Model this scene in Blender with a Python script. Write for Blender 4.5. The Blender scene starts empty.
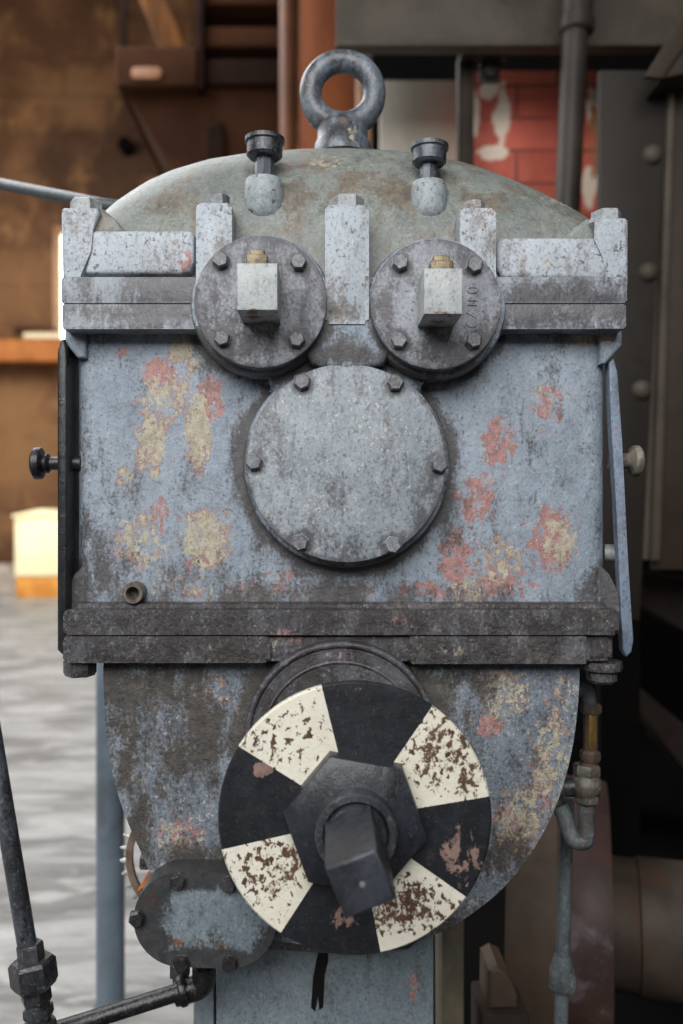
import bpy, bmesh, math, random
from mathutils import Vector, Matrix
random.seed(7)
S = bpy.context.scene
COL = S.collection
PI = math.pi
WY = 10.4
# ------------------------------------------------------------------ camera frame
F = 850.0; D0 = 0.85; VX = 325.0; VY = 512.0; H = 1.0
def X(px, Y=0.0): return (px-VX)*(Y+D0)/F
def Z(py, Y=0.0): return H+(VY-py)*(Y+D0)/F
def L(n, Y=0.0): return n*(Y+D0)/F
def P(px, py, Y=0.0): return Vector((X(px, Y), Y, Z(py, Y)))

# ------------------------------------------------------------------ objects
def link(o): COL.objects.link(o); return o
def empty(name, loc, label, cat, group=None):
    o = bpy.data.objects.new(name, None); o.location = loc; link(o)
    o.empty_display_size = .05
    tag(o, label, cat, group); return o
def tag(o, label, cat, group=None, kind=None):
    if label: o['label'] = label
    if cat: o['category'] = cat
    if group: o['group'] = group
    if kind: o['kind'] = kind
    return o
def obj(name, bm, mats, parent=None, loc=(0, 0, 0), rot=None, smooth=38):
    bmesh.ops.recalc_face_normals(bm, faces=bm.faces[:])
    me = bpy.data.meshes.new(name); bm.to_mesh(me); bm.free()
    if not isinstance(mats, (list, tuple)): mats = [mats]
    for m in mats: me.materials.append(m)
    me.shade_smooth(); me.set_sharp_from_angle(angle=math.radians(smooth))
    o = bpy.data.objects.new(name, me); link(o)
    o.location = loc
    if rot: o.rotation_euler = rot
    if parent is not None: attach(o, parent)
    return o
def wl(p):
    v = Vector((0, 0, 0)); q = p
    while q is not None: v = v+q.location; q = q.parent
    return v
WL = {}
def attach(o, p):
    o.parent = p
    # parents are never rotated when children hang on them: only undo the translation
    t = Vector(WL.get(p.name, p.location))
    o.matrix_parent_inverse = Matrix.Translation(-t)
    WL[o.name] = Vector(o.location)
def dup(o, parent, loc, rot=None):
    c = o.copy(); link(c); c.location = loc
    if rot: c.rotation_euler = rot
    attach(c, parent); return c
def struct(name, bm, m, smooth=30):
    o = obj(name, bm, m, smooth=smooth); o['kind'] = 'structure'; return o
NB = bmesh.new
# ------------------------------------------------------------------ mesh helpers
def box(bm, x0, x1, y0, y1, z0, z1, bev=0, seg=2):
    vs = [bm.verts.new((x, y, z)) for x in (x0, x1) for y in (y0, y1) for z in (z0, z1)]
    idx = [(0, 1, 3, 2), (4, 6, 7, 5), (0, 4, 5, 1), (2, 3, 7, 6), (0, 2, 6, 4), (1, 5, 7, 3)]
    fs = [bm.faces.new([vs[i] for i in q]) for q in idx]
    if bev:
        es = list({e for f in fs for e in f.edges})
        bmesh.ops.bevel(bm, geom=es, offset=bev, segments=seg, profile=.5, affect='EDGES', clamp_overlap=True)
def prism(bm, pts, yf, yb, bev=0, seg=3, off=True):
    """pts: picture outline on the plane y=yf, extruded straight back to yb"""
    w = [(X(a, yf), Z(b, yf)) for a, b in pts] if off else pts
    fr = [bm.verts.new((x, yf, z)) for x, z in w]
    bk = [bm.verts.new((x, yb, z)) for x, z in w]
    n = len(w)
    ff = bm.faces.new(fr); bm.faces.new(bk[::-1])
    for i in range(n): bm.faces.new((fr[i], bk[i], bk[(i+1) % n], fr[(i+1) % n]))
    if bev:
        bmesh.ops.bevel(bm, geom=list(ff.edges), offset=bev, segments=seg, profile=.5, affect='EDGES', clamp_overlap=True)
def rrect(x0, y0, x1, y1, r, n=5):
    out = []
    for cx, cy, a0 in ((x1-r, y0+r, -90), (x1-r, y1-r, 0), (x0+r, y1-r, 90), (x0+r, y0+r, 180)):
        for k in range(n+1):
            a = math.radians(a0+90*k/n); out.append((cx+r*math.cos(a), cy+r*math.sin(a)))
    return out
def frame_for(ax):
    ax = Vector(ax).normalized()
    u = Vector((0, 0, 1)) if abs(ax.z) < .9 else Vector((1, 0, 0))
    a = ax.cross(u).normalized(); b = ax.cross(a).normalized()
    return ax, a, b
def lathe(bm, prof, o=(0, 0, 0), ax=(0, 0, 1), seg=32, ph=0, caps=True):
    """prof: list of (radius, distance along axis); r=0 closes"""
    ax, a, b = frame_for(ax); o = Vector(o); rings = []
    for r, t in prof:
        if r <= 1e-7: rings.append([bm.verts.new(o+ax*t)])
        else: rings.append([bm.verts.new(o+ax*t+(a*math.cos(ph+2*PI*k/seg)+b*math.sin(ph+2*PI*k/seg))*r) for k in range(seg)])
    for A, B in zip(rings, rings[1:]):
        for k in range(seg):
            k2 = (k+1) % seg
            if len(A) == 1 and len(B) == 1: continue
            if len(A) == 1: bm.faces.new((A[0], B[k], B[k2]))
            elif len(B) == 1: bm.faces.new((A[k], B[0], A[k2]))
            else: bm.faces.new((A[k], B[k], B[k2], A[k2]))
    if caps and len(rings[0]) > 1: bm.faces.new(rings[0])
    if caps and len(rings[-1]) > 1: bm.faces.new(rings[-1])
def tube(bm, pts, r, seg=14, cap=True):
    pts = [Vector(p) for p in pts]; n = len(pts); rings = []
    rr = r if isinstance(r, (list, tuple)) else [r]*n
    pa = None
    for i, p in enumerate(pts):
        t = (pts[min(i+1, n-1)]-pts[max(i-1, 0)]).normalized()
        if pa is None: _, pa, _ = frame_for(t)
        a = (pa-t*pa.dot(t)).normalized(); b = t.cross(a); pa = a
        rings.append([bm.verts.new(p+(a*math.cos(2*PI*k/seg)+b*math.sin(2*PI*k/seg))*rr[i]) for k in range(seg)])
    for A, B in zip(rings, rings[1:]):
        for k in range(seg): bm.faces.new((A[k], A[(k+1) % seg], B[(k+1) % seg], B[k]))
    if cap: bm.faces.new(rings[0]); bm.faces.new(rings[-1])
def bend(pts, rad, n=6):
    """polyline with rounded corners"""
    pts = [Vector(p) for p in pts]; out = [pts[0]]
    for i in range(1, len(pts)-1):
        a, p, b = pts[i-1], pts[i], pts[i+1]
        u = (a-p); v = (b-p); r = min(rad, u.length*.48, v.length*.48)
        s = p+u.normalized()*r; e = p+v.normalized()*r
        for k in range(n+1):
            t = k/n; out.append(s*(1-t)**2+p*2*t*(1-t)+e*t*t)
    out.append(pts[-1]); return out
def hexprof(R, h, ch=.16): return [(R, 0), (R, h*(1-ch)), (R*.86, h), (0, h)]
def bolt_mesh(R, h, seg=6):
    bm = NB()
    lathe(bm, [(0, 0), (R*1.12, 0), (R*1.12, h*.16), (R, h*.2), (R, h*.78), (R*.84, h), (0, h)], seg=seg, ax=(0, -1, 0), ph=.35)
    return bm
def interp(pts, x):
    for (a, b), (c, d) in zip(pts, pts[1:]):
        if a <= x <= c:
            t = (x-a)/(c-a); return b+(d-b)*t
    return pts[0][1] if x < pts[0][0] else pts[-1][1]

# ------------------------------------------------------------------ materials
class NT:
    def __init__(s, name):
        s.m = bpy.data.materials.new(name); s.m.use_nodes = True
        s.t = s.m.node_tree; s.t.nodes.clear()
        s.out = s.t.nodes.new('ShaderNodeOutputMaterial')
        s.b = s.t.nodes.new('ShaderNodeBsdfPrincipled')
        s.t.links.new(s.b.outputs[0], s.out.inputs[0])
        s.pos = s.t.nodes.new('ShaderNodeNewGeometry').outputs['Position']
    def put(s, sock, v):
        if hasattr(v, 'links'): s.t.links.new(v, sock)
        else: sock.default_value = v
    def set(s, **k):
        for n, v in k.items(): s.put(s.b.inputs[n.replace('_', ' ')], v)
    def math(s, op, a, b=0.0, c=None, clamp=False):
        n = s.t.nodes.new('ShaderNodeMath'); n.operation = op; n.use_clamp = clamp
        s.put(n.inputs[0], a); s.put(n.inputs[1], b)
        if c is not None: s.put(n.inputs[2], c)
        return n.outputs[0]
    def vmath(s, op, a, b):
        n = s.t.nodes.new('ShaderNodeVectorMath'); n.operation = op
        s.put(n.inputs[0], a); s.put(n.inputs[1], b)
        return n.outputs['Value'] if op == 'LENGTH' else n.outputs[0]
    def noise(s, scale, detail=6, rough=.6, dist=0, stretch=(1, 1, 1), off=(0, 0, 0), vec=None):
        v = vec if vec is not None else s.pos
        n = s.t.nodes.new('ShaderNodeTexNoise')
        v = s.vmath('MULTIPLY', s.vmath('ADD', v, off), stretch)
        s.put(n.inputs['Vector'], v); s.put(n.inputs['Scale'], scale); s.put(n.inputs['Detail'], detail)
        s.put(n.inputs['Roughness'], rough); s.put(n.inputs['Distortion'], dist)
        return n.outputs[0]
    def step(s, v, a, b):
        n = s.t.nodes.new('ShaderNodeMapRange'); n.interpolation_type = 'SMOOTHSTEP'
        s.put(n.inputs[0], v); n.inputs[1].default_value = a; n.inputs[2].default_value = b
        return n.outputs[0]
    def mix(s, f, a, b):
        n = s.t.nodes.new('ShaderNodeMix'); n.data_type = 'RGBA'
        s.put(n.inputs[0], f); s.put(n.inputs[6], col(a)); s.put(n.inputs[7], col(b))
        return n.outputs[2]
    def blobs(s, bl, Y=0.0):
        """worn or dirty places: (px, py, rx, ry, amount) on the plane y=Y"""
        acc = None
        for px, py, rx, ry, am in bl:
            c = (X(px, Y), 0, Z(py, Y))
            v = s.vmath('MULTIPLY', s.vmath('SUBTRACT', s.pos, c), (1/L(rx, Y), 0, 1/L(ry, Y)))
            d = s.vmath('LENGTH', v, (0, 0, 0))
            n = s.t.nodes.new('ShaderNodeMapRange'); n.interpolation_type = 'SMOOTHSTEP'
            s.put(n.inputs[0], d); n.inputs[1].default_value = 1.15; n.inputs[2].default_value = .25
            n.inputs[3].default_value = 0; n.inputs[4].default_value = am
            acc = n.outputs[0] if acc is None else s.math('MAXIMUM', acc, n.outputs[0])
        return acc
    def rings(s, bl, Y=0.0):
        acc = None
        for px, py, r, w, am in bl:
            v = s.vmath('MULTIPLY', s.vmath('SUBTRACT', s.pos, (X(px, Y), 0, Z(py, Y))), (1/L(1, Y), 0, 1/L(1, Y)))
            d = s.math('ABSOLUTE', s.math('SUBTRACT', s.vmath('LENGTH', v, (0, 0, 0)), r))
            n = s.t.nodes.new('ShaderNodeMapRange'); n.interpolation_type = 'SMOOTHSTEP'
            s.put(n.inputs[0], d); n.inputs[1].default_value = w; n.inputs[2].default_value = 0
            n.inputs[3].default_value = 0; n.inputs[4].default_value = am
            acc = n.outputs[0] if acc is None else s.math('MAXIMUM', acc, n.outputs[0])
        return acc
    def bump(s, h, st=.3, dist=.002):
        n = s.t.nodes.new('ShaderNodeBump'); s.put(n.inputs['Height'], h)
        n.inputs['Strength'].default_value = st; n.inputs['Distance'].default_value = dist
        s.put(s.b.inputs['Normal'], n.outputs[0])
def lin(c):
    return tuple(((v/255)/12.92 if v/255 <= .04045 else ((v/255+.055)/1.055)**2.4) for v in c)
def col(c):
    if hasattr(c, 'links'): return c
    return lin(c)+(1,)
CREAM = (176, 168, 148); RED = (140, 105, 102); DIRT = (62, 58, 56)
def paint(name, a, b, Y=0.0, dirt=DIRT, dirt_bl=None, dirt_base=.0, cream_bl=None, red_bl=None, chip=.0, dspeck=.0,
          rough=.5, bump=.35, streak=1.0, third=None, metal=0.0, off=(0, 0, 0), spec=.5, cream=CREAM, red=RED, rust_bl=None, mottle=.7, csc=1.9, rb=.06, cb=.06, grit=.6, dist=.004, lay=(1, 1, 1), clean_bl=None, pit_bl=None, ring_bl=None, fringe=False):
    n = NT(name)
    big = n.noise(11, 6, .62, .3, (1.6, 1.6, .75), off)
    fine = n.noise(95, 9, .72, 0, (1, 1, .8), off)
    c = n.mix(n.step(n.math('ADD', n.math('MULTIPLY', big, .65), n.math('MULTIPLY', fine, .35)), .40, .6), a, b)
    if third:
        c = n.mix(n.step(n.noise(17, 7, .68, .4, (1, 1, .8), (3.1+off[0], 0, 1.7)), .52, .64), c, third)
    mo = n.noise(75, 10, .76, .15, (1.1, 1, .75), (6.6+off[0], 4, 2))
    c = n.mix(n.math('MULTIPLY', n.step(mo, .50, .68), mottle), c, tuple(int(v*.66) for v in a))
    c = n.mix(n.math('MULTIPLY', n.step(mo, .46, .30), mottle*.8), c, tuple(min(255, int(v*1.16)) for v in b))
    # red primer
    chn = n.noise(42*csc, 10, .74, .35, (1.15, 1, .8), (5.3+off[0], .2, 2.1))
    if red_bl:
        r = n.math('ADD', chn, n.math('ADD', n.blobs(red_bl, Y), rb))
        c = n.mix(n.step(r, .735, .76), c, n.mix(n.step(fine, .42, .6), red, tuple(min(255, int(v*1.18)) for v in red)))
    ch2 = n.noise(47*csc, 10, .74, .35, (1.15, 1, .75), (1.9+off[0], .7, 4.4))
    if cream_bl:
        r = n.math('ADD', ch2, n.math('ADD', n.blobs(cream_bl, Y), cb))
        if fringe: c = n.mix(n.math('MULTIPLY', n.step(r, .695, .715), n.step(n.noise(26, 6, .65, .3, (1, 1, 1), (3, 7, 1)), .46, .54)), c, red)
        c = n.mix(n.math('MULTIPLY', n.step(r, .735, .765), .93), c, n.mix(n.step(fine, .4, .62), cream, tuple(int(v*.84) for v in cream)))
    # scattered pinhead chips
    if chip:
        sp = n.noise(230, 5, .7, .2, (1, 1, 1), (8.8, 3+off[0], 1))
        reg = n.noise(14, 4, .6, 0, (1, 1, 1), (2.2, 1, 9+off[0]))
        c = n.mix(n.math('MULTIPLY', n.step(n.math('ADD', sp, n.math('MULTIPLY', n.math('SUBTRACT', reg, .5), .25)), .72-chip, .75-chip), .85), c, (190, 184, 172))
    if dspeck:
        sp = n.noise(150, 4, .65, .3, (1, 1, 1), (4.8, 1+off[0], 6))
        c = n.mix(n.math('MULTIPLY', n.step(sp, .72-dspeck, .76-dspeck), .85), c, (70, 58, 52))
    if rust_bl:
        rn = n.noise(70, 9, .72, .4, (1, 1, 1), (7.7+off[0], 2, 3))
        c = n.mix(n.step(n.math('ADD', rn, n.blobs(rust_bl, Y)), .72, .8), c, (112, 76, 54))
    gr = n.noise(330, 5, .7, 0, (1, 1, .85), (2.7+off[0], 8, 5))
    c = n.mix(n.math('MULTIPLY', n.step(gr, .54, .66), grit), c, (64, 60, 58))
    c = n.mix(n.math('MULTIPLY', n.step(gr, .44, .32), grit*.5), c, (178, 178, 174))
    # grease and dirt
    dn = n.noise(30, 10, .7, .2, (1.25, 1.25, .55), (0.4, 9.1, 7+off[0]))
    dv = n.math('ADD', n.math('ADD', n.math('MULTIPLY', dn, 1.35), n.math('MULTIPLY', gr, .55)), dirt_base-.42)
    if dirt_bl: dv = n.math('ADD', dv, n.blobs(dirt_bl, Y))
    if ring_bl: dv = n.math('ADD', dv, n.rings(ring_bl, Y))
    if clean_bl: dv = n.math('SUBTRACT', dv, n.blobs(clean_bl, Y))
    if pit_bl:
        pn = n.noise(175, 4, .62, .25, (1, 1, .85), (9.8+off[0], 4, 6))
        c = n.mix(n.step(n.math('ADD', pn, n.blobs(pit_bl, Y)), .66, .69), c, n.mix(n.step(fine, .4, .6), (66, 48, 38), (92, 66, 48)))
    dm = n.step(dv, .53, .80)
    c = n.mix(n.math('MULTIPLY', dm, .9), c, n.mix(n.step(fine, .38, .62), dirt, tuple(int(v*1.35) for v in dirt)))
    n.set(Base_Color=c, Metallic=metal, Specular_IOR_Level=spec)
    n.set(Roughness=n.math('ADD', n.math('MULTIPLY', fine, .3), n.math('SUBTRACT', rough-.12, n.math('MULTIPLY', dm, .1))))
    n.bump(n.math('ADD', n.math('MULTIPLY', fine, .5), n.math('ADD', n.math('MULTIPLY', ch2, .5), n.math('MULTIPLY', n.noise(70, 8, .7, .3, lay, (1, 2, 3)), .9))), bump, dist)
    return n.m
def plain(name, a, b, scale=30, rough=.6, metal=0, bump=.25, stretch=(1, 1, 1), c3=None, spec=.3, bd=.003):
    n = NT(name)
    f = n.noise(scale, 8, .65, .3, stretch)
    c = n.mix(n.step(f, .38, .62), a, b)
    if c3: c = n.mix(n.step(n.noise(scale*.6, 8, .7, .5, stretch, (4, 2, 7)), .55, .66), c, c3)
    n.set(Base_Color=c, Metallic=metal, Roughness=rough, Specular_IOR_Level=spec)
    n.bump(n.math('ADD', f, n.noise(scale*4, 5, .6)), bump, bd)
    return n.m

M = {}
M['casing'] = paint('casing_paint', (122, 134, 147), (140, 151, 164), chip=.08, dspeck=.06, dirt_base=-.05,
    cream_bl=[(165, 395, 42, 40, .2), (152, 440, 26, 55, .24), (198, 430, 20, 60, .30), (180, 350, 22, 18, .27), (205, 540, 38, 45, .25), (140, 540, 42, 45, .2),
              (125, 478, 14, 18, .22), (250, 595, 80, 18, .14), (560, 540, 30, 42, .22), (500, 560, 40, 40, .18), (470, 590, 40, 20, .2), (545, 400, 20, 40, .15), (590, 340, 40, 10, .2), (180, 585, 90, 26, .14), (195, 365, 14, 14, .2)],
    red_bl=[(157, 372, 26, 20, .29), (212, 400, 22, 34, .26), (122, 352, 12, 8, .24), (160, 512, 14, 30, .2), (200, 560, 30, 20, .18), (498, 445, 28, 40, .24), (475, 500, 35, 40, .22), (455, 560, 26, 45, .24),
            (550, 405, 30, 45, .17), (550, 540, 34, 50, .24), (500, 585, 50, 25, .2), (285, 575, 30, 10, .2), (300, 590, 150, 16, .12), (430, 590, 60, 14, .18)],
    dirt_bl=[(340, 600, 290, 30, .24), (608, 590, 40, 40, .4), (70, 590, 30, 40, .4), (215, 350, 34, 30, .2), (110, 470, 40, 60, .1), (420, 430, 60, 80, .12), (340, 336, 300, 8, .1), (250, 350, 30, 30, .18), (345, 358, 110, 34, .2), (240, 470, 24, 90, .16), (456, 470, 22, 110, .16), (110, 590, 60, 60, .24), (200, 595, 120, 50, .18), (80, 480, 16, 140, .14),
             (475, 385, 40, 24, .16), (350, 570, 120, 26, .16), (340, 318, 300, 16, .14)], dirt=(54, 50, 50), bump=.6, csc=2.7, fringe=True, rb=.075, cb=.06, ring_bl=[(260.5, 304, 72, 11, .26), (436, 307, 72, 11, .26), (346.5, 464, 105, 12, .24)])
M['band'] = paint('band_paint', (122, 130, 138), (138, 146, 154), chip=.05, dspeck=.04, dirt_base=.13,
    dirt_bl=[(345, 318, 330, 16, .22), (170, 300, 70, 20, .12), (540, 310, 80, 22, .14)], cream_bl=[(560, 322, 60, 10, .12), (75, 300, 20, 20, .12)], red_bl=[(110, 318, 40, 10, .14)], dirt=(60, 58, 62))
M['lug'] = paint('lug_paint', (150, 159, 168), (164, 172, 181), Y=-.03, chip=.06, dspeck=.115, dirt_base=.04, cream_bl=[(540, 260, 50, 20, .12), (150, 250, 40, 20, .1)], red_bl=[(183, 255, 14, 25, .2), (486, 225, 20, 30, .12)],
    dirt_bl=[(216, 255, 24, 16, .12), (345, 312, 30, 14, .16)], dirt=(84, 78, 74), rust_bl=[(484, 225, 18, 16, .1)])
M['dome'] = paint('dome_paint', (102, 108, 106), (120, 125, 121), Y=.1, third=(108, 99, 88), chip=.03, dspeck=.02, cream_bl=[(525, 190, 10, 8, .3), (330, 180, 60, 25, .12), (560, 215, 40, 14, .2), (130, 210, 40, 14, .14)],
    red_bl=[(300, 185, 50, 20, .13)], dirt_bl=[(290, 225, 40, 25, .3), (400, 225, 40, 22, .26), (520, 222, 80, 12, .14), (190, 225, 40, 14, .16)], dirt=(82, 76, 68), rough=.45)
M['plate'] = paint('plate_paint', (114, 118, 126), (140, 145, 153), Y=-.05, ring_bl=[(x, y, 9, 7, .2) for x, y in ((221, 261), (298.5, 263), (222.5, 339), (297, 340), (400, 263.5), (474, 266), (398.5, 341), (473, 341))]+[(260.5, 301.5, 66, 7, .16), (436, 304, 65, 7, .16)], chip=.07, dspeck=.06, dirt_base=.08, cream_bl=[(310, 330, 20, 40, .06)], dirt_bl=[(260, 345, 60, 20, .12), (212, 310, 14, 50, .12), (436, 350, 60, 16, .12), (385, 300, 14, 50, .08)], dirt=(60, 58, 62), bump=.5)
M['round'] = paint('round_cover_paint', (126, 135, 143), (148, 156, 163), Y=-.04, ring_bl=[(x, y, 9.5, 8, .22) for x, y in ((302, 382), (395, 383), (254, 462), (439, 464.5), (300, 542.5), (392.5, 545))]+[(346.5, 463, 99, 7, .14)], chip=.1, dspeck=.05, dirt_base=.01, dirt_bl=[(270, 420, 30, 70, .12), (345, 545, 90, 25, .13), (430, 500, 30, 60, .12), (300, 382, 20, 16, .12), (395, 545, 26, 20, .14), (345, 390, 30, 25, .06)],
    dirt=(70, 70, 74), bump=.4, cream_bl=[(390, 440, 12, 24, .12), (415, 505, 10, 20, .12)])
M['flange'] = paint('flange_grease', (80, 80, 86), (64, 63, 67), Y=-.028, third=(96, 92, 92), chip=.045, dspeck=.04, dirt_base=.15, dirt=(38, 35, 35), rough=.24, bump=.9, dist=.004, lay=(.8, .8, .8),
    cream_bl=[(240, 645, 60, 14, .16), (430, 650, 60, 12, .14), (480, 620, 120, 10, .06)], red_bl=[(285, 640, 40, 14, .16), (400, 620, 20, 6, .18), (600, 620, 20, 20, .1)], rust_bl=[(150, 640, 90, 20, .05)])
M['lower'] = paint('lower_housing_paint', (104, 114, 126), (121, 131, 142), chip=.115, dspeck=.07,
    cream_bl=[(500, 690, 40, 40, .2), (550, 760, 30, 80, .2), (560, 700, 20, 40, .16), (210, 700, 40, 50, .12), (175, 835, 36, 30, .16), (520, 820, 40, 50, .22), (400, 672, 60, 8, .2)],
    red_bl=[(490, 725, 22, 18, .22), (180, 830, 34, 34, .17), (540, 780, 30, 60, .12), (510, 820, 20, 30, .2)],
    dirt_bl=[(150, 690, 90, 60, .26), (190, 740, 80, 80, .2), (130, 800, 40, 80, .2), (200, 860, 80, 30, .26), (460, 690, 50, 50, .2), (240, 690, 30, 60, .18), (440, 920, 90, 30, .25), (500, 860, 60, 40, .1)], dirt=(54, 48, 42), bump=.9, grit=.8, csc=2.7, fringe=True, rb=.075, cb=.065, ring_bl=[(341, 738, 100, 14, .26)])
M['arch'] = paint('hub_arch_paint', (70, 70, 76), (84, 84, 92), Y=-.05, chip=.03, dirt_base=.16, red_bl=[(330, 660, 40, 12, .12)], dirt=(40, 37, 37), rust_bl=[(320, 670, 60, 10, .14)], rough=.4, bump=.5)
M['gearcover'] = paint('gear_cover_paint', (100, 112, 120), (112, 124, 132), Y=-.035, chip=.01, dirt_base=.22, clean_bl=[(196, 912, 50, 40, .34), (238, 920, 46, 44, .3), (168, 918, 34, 26, .22)],
    dirt_bl=[(150, 900, 26, 60, .3), (180, 880, 90, 16, .3), (200, 962, 90, 14, .34), (265, 930, 22, 50, .3), (145, 940, 30, 30, .34)], dirt=(42, 40, 40), rust_bl=[(155, 900, 16, 18, .3), (190, 945, 40, 13, .26), (218, 945, 28, 14, .22)], rough=.4)
M['bolt'] = paint('bolt_paint', (92, 95, 102), (122, 126, 132), chip=.05, dirt_base=.08, dirt=(56, 52, 52), rough=.4)
M['bolt_light'] = paint('light_bolt_paint', (138, 144, 148), (158, 163, 166), chip=.05, dspeck=.06, dirt_base=.06, dirt=(80, 72, 66), rough=.45)
M['bolt_dark'] = paint('dark_bolt_grease', (48, 48, 52), (66, 66, 70), dirt_base=.12, dirt=(30, 28, 28), rough=.32, grit=.12, mottle=.35)
M['spindle'] = paint('square_spindle_paint', (150, 156, 160), (168, 172, 172), Y=-.1, dspeck=.07, rust_bl=[(257, 312, 26, 6, .28), (440, 262, 22, 8, .24), (443, 314, 24, 5, .22), (276, 280, 4, 30, .14)], dirt=(90, 70, 54), dirt_base=-.05, cream=(150, 138, 118))
M['brass_dirty'] = plain('dirty_brass', (92, 82, 66), (126, 114, 90), 90, .4, .3)
M['disc_white'] = paint('disc_white', (212, 209, 196), (203, 198, 182), Y=-.13, grit=.08, rb=.05, dirt_base=-.3,
    csc=2.9, mottle=.12, dirt_bl=None, pit_bl=[(285, 740, 60, 55, .11), (265, 870, 50, 62, .135), (440, 755, 60, 66, .12), (410, 905, 66, 46, .14)], red_bl=[(270, 740, 62, 50, .10), (330, 775, 14, 20, .2), (440, 750, 50, 64, .17), (470, 780, 30, 30, .19), (285, 870, 26, 42, .2), (265, 880, 60, 60, .12), (400, 905, 60, 40, .215), (330, 865, 26, 20, .16), (240, 740, 12, 30, .14)], red=(76, 54, 42), dspeck=.055, rough=.45)
M['disc_black'] = paint('disc_black', (22, 24, 29), (31, 33, 39), Y=-.13, grit=.12, dirt_base=-.1, dirt=(52, 50, 52), mottle=.3, csc=1.6, red=(112, 92, 86), red_bl=[(262, 770, 13, 11, .36), (465, 850, 30, 50, .2), (345, 915, 22, 20, .2), (420, 760, 24, 16, .2), (400, 740, 14, 10, .1), (350, 690, 60, 8, .08)], chip=-.02, rough=.38, bump=.25)
M['nut'] = paint('nut_grease', (28, 31, 37), (40, 44, 52), Y=-.15, dirt_base=.05, dirt=(26, 25, 27), rough=.34, chip=.0, bump=.3, rust_bl=[(415, 880, 20, 20, .1)], grit=.12, mottle=.35)
M['shaft'] = paint('shaft_steel', (40, 42, 48), (60, 64, 72), Y=-.2, dirt_base=.04, dirt=(34, 33, 36), rough=.3, metal=.25, bump=.25, grit=.12, mottle=.35)
M['collar'] = paint('collar_steel', (84, 86, 92), (60, 62, 68), Y=-.17, dirt_base=.05, dirt=(40, 38, 38), rough=.3, metal=.4, bump=.2)
M['eye'] = paint('eye_bolt_paint', (84, 92, 102), (112, 122, 132), Y=.15, third=(44, 46, 50), chip=.02, dspeck=.04, dirt_base=.06, dirt=(40, 40, 44), rust_bl=[(340, 125, 26, 10, .18), (330, 110, 14, 10, .1)], cream_bl=[(352, 135, 6, 20, .2)], rough=.35)
M['cup'] = paint('oil_cup_paint', (44, 46, 50), (78, 84, 94), Y=.03, dirt_base=.1, dirt=(26, 25, 26), chip=.02, rust_bl=[(265, 133, 20, 5, .16), (268, 150, 12, 8, .1)], rough=.3, metal=.2, grit=.12, mottle=.35)
M['boss'] = paint('boss_paint', (130, 139, 144), (146, 154, 160), Y=.03, chip=.05, dspeck=.1, dirt_base=-.02, dirt=(96, 88, 80))
M['blacklever'] = paint('black_lever_paint', (20, 21, 24), (32, 34, 38), chip=.03, dirt_base=-.1, rough=.28, grit=.12, mottle=.35)
M['bluelever'] = paint('blue_lever_paint', (98, 111, 130), (118, 130, 148), chip=.04, dspeck=.06, dirt_base=0, dirt=(74, 78, 88), red_bl=[(618, 440, 8, 20, .16), (622, 540, 8, 14, .16)])
M['greyknob'] = plain('worn_knob_paint', (120, 114, 104), (78, 74, 70), 60, .45)
M['greenknob'] = plain('pale_stud', (130, 134, 134), (90, 92, 94), 60, .5)
M['blackpipe'] = paint('oily_black_pipe', (22, 22, 24), (40, 40, 43), dirt_base=.06, dirt=(16, 15, 15), rough=.22, chip=.02, grit=.12, mottle=.35)
M['steelpipe'] = paint('dark_steel_pipe', (60, 66, 74), (84, 90, 98), Y=-.02, dirt_base=.1, dirt=(38, 37, 38), dspeck=.04, rough=.34, metal=.3)
M['fitting'] = paint('fitting_steel', (52, 54, 58), (72, 74, 78), dirt_base=.1, dirt=(32, 31, 31), rough=.34, metal=.3)
M['bluepost'] = plain('blue_post_paint', (96, 108, 120), (108, 120, 132), 12, .45, c3=(88, 96, 104))
M['pedestal'] = paint('pedestal_paint', (102, 115, 124), (114, 126, 134), Y=.06, chip=.015, dirt_base=-.04, dirt=(70, 68, 62), red_bl=[(413, 985, 7, 40, .22)], dirt_bl=[(260, 960, 60, 30, .06), (370, 960, 8, 60, .14), (213, 1000, 8, 60, .2)], rough=.5)
M['oil'] = plain('black_oil', (9, 8, 7), (16, 13, 11), 40, .55, bump=.1)
M['beige'] = plain('beige_post', (104, 96, 80), (82, 78, 68), 14, .6, c3=(92, 84, 60))
M['greenpipe'] = paint('grey_green_pipe', (74, 82, 86), (90, 98, 102), Y=.05, dirt_base=.06, dirt=(52, 48, 44), dspeck=.05)
M['valve'] = paint('valve_paint', (84, 82, 76), (100, 97, 90), Y=.05, dirt_base=.08, dirt=(60, 54, 46), rough=.45)
M['brass'] = plain('brass', (108, 88, 46), (88, 70, 36), 60, .35, .4)
M['rustgauge'] = plain('rusty_fitting', (84, 70, 60), (66, 56, 52), 60, .5)
M['gearrim'] = plain('gear_rim', (124, 108, 96), (100, 82, 70), 50, .5)
M['tooth'] = plain('bright_tooth', (190, 190, 188), (150, 148, 146), 60, .35, .3)
M['orange'] = plain('orange_rust', (170, 104, 58), (140, 84, 46), 40, .6)
M['pulley'] = plain('pulley_rust', (66, 54, 47), (82, 67, 56), 9, .6, c3=(58, 46, 42), stretch=(1, 1, .5))
M['pulley_red'] = plain('pulley_red_rust', (56, 42, 39), (70, 50, 46), 10, .5, c3=(92, 84, 88))
M['hub'] = plain('hub_iron', (70, 60, 52), (56, 47, 42), 9, .6, c3=(72, 52, 42))
M['steel_dark'] = plain('dark_sooty_steel', (33, 29, 25), (41, 36, 31), 5, .6, c3=(28, 24, 20))  # base colour lowered to stand in for light falling off to the right
M['steel_beam'] = plain('grey_beam_paint', (62, 56, 48), (78, 71, 62), 4, .6, c3=(50, 44, 38))
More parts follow.
